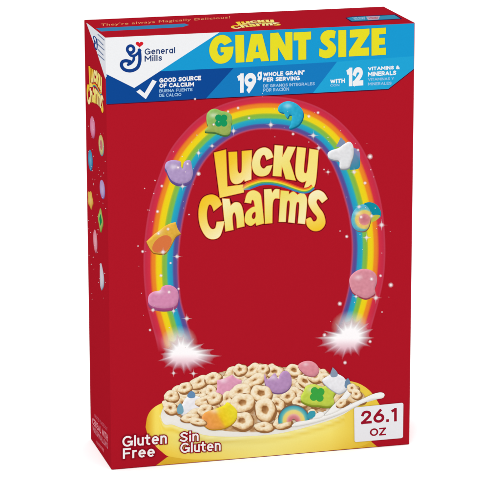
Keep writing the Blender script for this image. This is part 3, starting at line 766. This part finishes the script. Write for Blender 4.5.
mk = Art(); q = lambda pts: at(300, 360, 4.85, pts); lay = LYR[0]; LYR[0] += 8
m2 = curve(q([(-40,322),(-20,300),(40,290),(95,275),(130,262),(165,244),(205,232),(250,210),(300,188),(350,165),(385,156),(405,160),(408,173),(395,185),(350,191),(310,206),(270,224),(200,258),(100,294),(20,314)]), True, 5)
def splash(t, x, y, an): return mix((250, 249, 246), (212, 208, 200), clampf(t-.55, 0, 1)*1.6*max(0, math.sin(an)))
puff(mk, m2, (335, 410), splash, lay)
puff(mk, curve(q([(118,268),(140,240),(165,212),(200,178),(228,142),(244,136),(254,146),(240,172),(214,202),(216,220),(196,240),(150,262)]), True, 5), (335, 402), splash, lay+2)
puff(mk, curve(q([(60,285),(74,262),(100,250),(116,262),(100,280)]), True, 4), (317, 415), splash, lay+3)
mk.build('milk', bowlo, label='white splash of milk running up to the right rim')
for i, p in enumerate([(352,388,5.5,4.5,.6,.2),(356,394,5.5,4.6,.3,.2),(341,403,6,3.6,-.35,.12)]):
    loop(*p, 0.0, 190+i)
a = Art(); poly(a, curve([(306.5,417),(309,411.5),(314.5,411),(315,415.5),(310.5,418.5)], True, 4), (62,160,180), LYR[0]+1); a.build('marshmallow', bowlo, label='small teal piece beside the arch marshmallow')

# ================================================================== LOWER LETTERING AND WEIGHT LABEL
def outlined(name, rows, label):
    a = Art()
    for k, (s, BL, BR, hl, hr) in enumerate(rows):
        TL = (BL[0], BL[1]-hl); TR = (BR[0], BR[1]-hr)
        drawn(a, s, TL, TR, BR, BL, (150, 16, 34), 200 if s in ('Sin', 'Free') else 201, .165, .1, .13)
        drawn(a, s, TL, TR, BR, BL, (248, 246, 246), 203, .165, 0, .13)
    a.build(name, front, label=label)
outlined('claim_lettering', [('Gluten', (122.2,446.8), (166.6,443.2), 10.8, 10.8)], 'white word Gluten on the red')
outlined('claim_lettering', [('Free', (122.8,458.6), (154.6,456.2), 10.4, 10.4)], 'white word Free')
outlined('claim_lettering', [('Sin', (179.8,441.9), (198.4,440.6), 9.8, 9.8)], 'white word Sin')
outlined('claim_lettering', [('Gluten', (180.2,452.8), (220.4,450.2), 10, 10)], 'white word Gluten on the yellow bowl')
lb = Art()
def rounded(p, r=.05, n=6):
    out = []; N = len(p)
    for i in range(N):
        a0, b0, c0 = p[i-1], p[i], p[(i+1) % N]
        la = math.hypot(a0[0]-b0[0], a0[1]-b0[1]); lc = math.hypot(c0[0]-b0[0], c0[1]-b0[1])
        s = (b0[0]+(a0[0]-b0[0])*r/la, b0[1]+(a0[1]-b0[1])*r/la); e = (b0[0]+(c0[0]-b0[0])*r/lc, b0[1]+(c0[1]-b0[1])*r/lc)
        for k in range(n+1):
            t = k/n; out.append(tuple((1-t)**2*s[j]+2*t*(1-t)*b0[j]+t*t*e[j] for j in (0, 1)))
    return out
poly(lb, rounded([(353.9,407.3),(403.2,402.4),(402.8,437.7),(354.3,441.9)], 2.2), (240, 240, 244), 205)
label_o = lb.build('weight_label', box, label='white rounded rectangle with red net weight')
lb = Art()
line('26.1', (360.8,424.0), (396.6,421.0), 13.2, 13.4, (156, 22, 44), .2, lb, 207, .13)
line('OZ', (369.6,436.0), (385.8,434.9), 7.6, 7.8, (156, 22, 44), .2, lb, 207, .1)
lb.build('weight_lettering', label_o)

# ================================================================== LEFT SIDE
w = Art('S')
poly(w, [(86.4,22.9),(88.2,24.0),(106,36),(106,78.5),(105.3,78.6),(96.4,50.5)], (232, 234, 240), 2)
sc = w.build('white_corner', side)
w = Art('S')
q = quadwarp(118, 75, 188, 35, (91.6, 33), (105.5, 48), (105.5, 62), (91.6, 47))
emb = lambda x, y: q(x, y)
stroke(w, [quadwarp(0, 0, 1, 1, (92.6,33.5), (97.2,37.5), (97.4,52), (93.6,44.5))(.5+.36*math.cos(k*.35), .7+.2*math.sin(k*.35)) for k in range(18)], .9, (22, 62, 136), 4, True)
stroke(w, curve([(96.8,39),(97.2,46),(96.6,49.5),(95,47.5),(94.3,43.5)]), 1.1, (22, 62, 136), 5)
stroke(w, curve([(94.2,41),(95.3,43.6),(96.8,44)]), .8, (22, 62, 136), 6)
for k in range(5):
    y0 = 33.5+k*5.0
    stroke(w, [(98.0, y0+1), (104.2 if k % 2 == 0 else 103.2, y0+6.6)], .95, (120, 136, 168), 4)
w.build('maker_emblem', side)
wo, wf, ws = Art('S'), Art('S'), Art('S')
sw_ = quadwarp(196, 244, 331, 138, (86.3, 57.5), (103.4, 74), (104.4, 120), (86.6, 104.5))
logo(wo, wf, ws, 4, sw_)
sl = wf.build('brand_lettering', side, label='gold letters squeezed across the narrow side')
wo.build('letter_outline', sl); ws.build('rainbow_swoosh', sl)
def sside(cx, cy, rx, ry, col, dark, shear=.9, label=None, inner_=None, kind=0):
    a = Art('S')
    def ol(s, n=24):
        out = []
        for k in range(n):
            an = 2*math.pi*k/n; r = s*(1+(.12*math.cos(kind*an) if kind else 0))
            X = math.cos(an)*rx*r; Y = math.sin(an)*ry*r + X*shear; out.append((cx+X, cy+Y))
        return out
    shape(a, [[(p[0]+.25, p[1]+1) for p in ol(1)]], dark, 3)
    radial(a, ol(1), (cx, cy), lambda t, x, y, an: mix(mix((255, 255, 255), col, .7+.3*t), dark, .5*max(0, t-.6)*(1+math.sin(an))), 4, 6)
    if inner_: shape(a, [ol(.5)], inner_, 6)
    a.build('charm', side, label=label)
sside(92.6,127,2.6,10.5,(216,124,158),(170,70,110), label='pink charm near the top of the side')
sside(101.2,145,2.6,10,(206,186,110),(90,140,160), label='yellow and blue charm', inner_=(200,120,120))
sside(90.4,160,2.2,10,(58,142,182),(24,92,140), label='blue charm near the left edge')
sside(102.3,189,2.3,10,(176,148,198),(120,92,160), label='lilac charm', kind=2)
sside(90.4,199.5,2.6,8.2,(222,176,70),(180,110,50), label='gold star charm', kind=5)
sside(100.6,220,2.3,10.5,(160,180,84),(100,130,50), label='green charm with a clover', inner_=(20,140,80), kind=4)
sside(95.3,241,2.0,11,(220,140,156),(170,76,98), shear=1.6, label='long pink charm')
sside(101.7,277,2.1,12.5,(206,198,210),(110,130,150), shear=1.6, label='white charm low on the side', kind=3)
w = Art('S'); rnd = random.Random(3)
for _ in range(60):
    x = rnd.uniform(88, 106); y = rnd.uniform(115, 300)
    sparkle(x, y, rnd.uniform(.25, .6), False, w, 8)
w.build('sparkle', side, M_SOFT)
def sline(s, TL, TR, BR, BL, col, bold):
    w = Art('S'); drawn(w, s, TL, TR, BR, BL, col, 4, .2); w.build('small_print', side)
sline('FROSTED TOASTED OAT', (94.6,413.6), (107.4,427.6), (107.4,431.4), (94.6,417.2), (214,96,116), .02)
sline('CEREAL WITH', (92.4,417.0), (107.6,434.6), (107.8,441.6), (92.4,423.8), (236,150,164), .03)
sline('MARSHMALLOWS', (92.6,425.0), (107.6,442.6), (107.9,449.4), (93.0,431.4), (216,126,142), .02)
sline('GLUTEN FREE', (96.4,440.2), (104.0,449.2), (104.0,452.4), (96.6,443.2), (238,120,136), .03)

# ================================================================== TOP
w = Art('T')
poly(w, [(96.0,28.3),(184.8,23.7),(189.2,25.1),(182.4,27.2),(101.0,31.6)], (60, 132, 182), 2)
w.build('stripe', top, label='long blue stripe along the left of the lid')
w = Art('T')
poly(w, [(345.2,17.9),(352,16.5),(395.5,14.4),(402.5,19.2),(351,22.2)], (44, 30, 74), 2)
poly(w, [(346.6,18.0),(353,17.0),(394.5,15.1),(400.2,18.7),(352,21.3)], (56, 142, 178), 3)
poly(w, [(366,16.7),(380,16.0),(378.5,19.6),(368,20.2)], (186, 170, 186), 4)
w.build('stripe', top, label='short teal stripe near the right end of the lid')
w = Art('T')
text(w, "They're always Magically Delicious!", (101,23.8), (230,16.2), (230,19.0), (101,27.0), (236, 168, 110), 4, 0.0)
w.build('small_print', top, label='thin orange lettering along the back of the lid')
w = Art('T')
drawn(w, 'VITAMINS', (368.5,17.3), (378,16.8), (377.6,19), (369.5,19.5), (190, 60, 80), 6, .2)
drawn(w, 'GOOD SOURCE', (352,17.5), (365,16.8), (365,19.4), (355,20.0), (170, 206, 226), 6, .2)
w.build('small_print', top)
wo, wf, ws = Art('T'), Art('T'), Art('T')
tw_ = quadwarp(196, 244, 331, 138, (228.5, 21.4), (277, 18.6), (284.5, 26.2), (230.5, 29.6))
logo(wo, wf, ws, 4, tw_)
tl = wf.build('brand_lettering', top, label='gold letters flattened along the lid')
wo.build('letter_outline', tl); ws.build('rainbow_swoosh', tl)

# ================================================================== GROUND, LIGHT, CAMERA
me = bpy.data.meshes.new('ground'); R_ = 60
me.from_pydata([(-R_, -R_, 0), (R_, -R_, 0), (R_, R_, 0), (-R_, R_, 0)], [], [(0, 1, 2, 3)]); me.update()
mt = bpy.data.materials.new('white_sweep'); mt.use_nodes = True; nt = mt.node_tree; pb = nt.nodes['Principled BSDF']
no = nt.nodes.new('ShaderNodeTexNoise'); no.inputs['Scale'].default_value = 30
mr = nt.nodes.new('ShaderNodeMapRange'); mr.inputs['To Min'].default_value = .94; mr.inputs['To Max'].default_value = .97
cb = nt.nodes.new('ShaderNodeCombineColor'); nt.links.new(no.outputs['Fac'], mr.inputs['Value'])
for k in range(3): nt.links.new(mr.outputs['Result'], cb.inputs[k])
nt.links.new(cb.outputs[0], pb.inputs['Base Color']); pb.inputs['Roughness'].default_value = .9; pb.inputs['Specular IOR Level'].default_value = 0
gr = bpy.data.objects.new('ground', me); COL.objects.link(gr); me.materials.append(mt); gr['kind'] = 'structure'
gr.location.z = -0.0002

wd = bpy.data.worlds.new('World'); SC.world = wd; wd.use_nodes = True
bg = wd.node_tree.nodes['Background']; bg.inputs[0].default_value = (1, 1, 1, 1); bg.inputs[1].default_value = 1.28

def area(name, loc, aim, size, power):
    l = bpy.data.lights.new(name, 'AREA'); l.size = size; l.energy = power; l.shape = 'SQUARE'
    o = bpy.data.objects.new(name, l); COL.objects.link(o); o.location = loc
    o.rotation_euler = (Vector(aim)-Vector(loc)).to_track_quat('-Z', 'Y').to_euler(); return o
area('studio_softbox', (-.5, -2.4, 2.6), (W/2, 0, H/2), 1.2, 46)

cam = bpy.data.cameras.new('camera'); co = bpy.data.objects.new('camera', cam); COL.objects.link(co); SC.camera = co
cam.sensor_width = 36; cam.lens = 5.577334072*36; cam.clip_start = .05; cam.clip_end = 300
co.matrix_world = Matrix.Translation(CP) @ RC.to_4x4()

SC.render.engine = 'CYCLES'
SC.cycles.max_bounces = 8; SC.cycles.transparent_max_bounces = 32
SC.view_settings.view_transform = 'Standard'; SC.view_settings.look = 'None'
SC.view_settings.exposure = 0; SC.view_settings.gamma = 1
SC.render.resolution_x = 1024; SC.render.resolution_y = 993
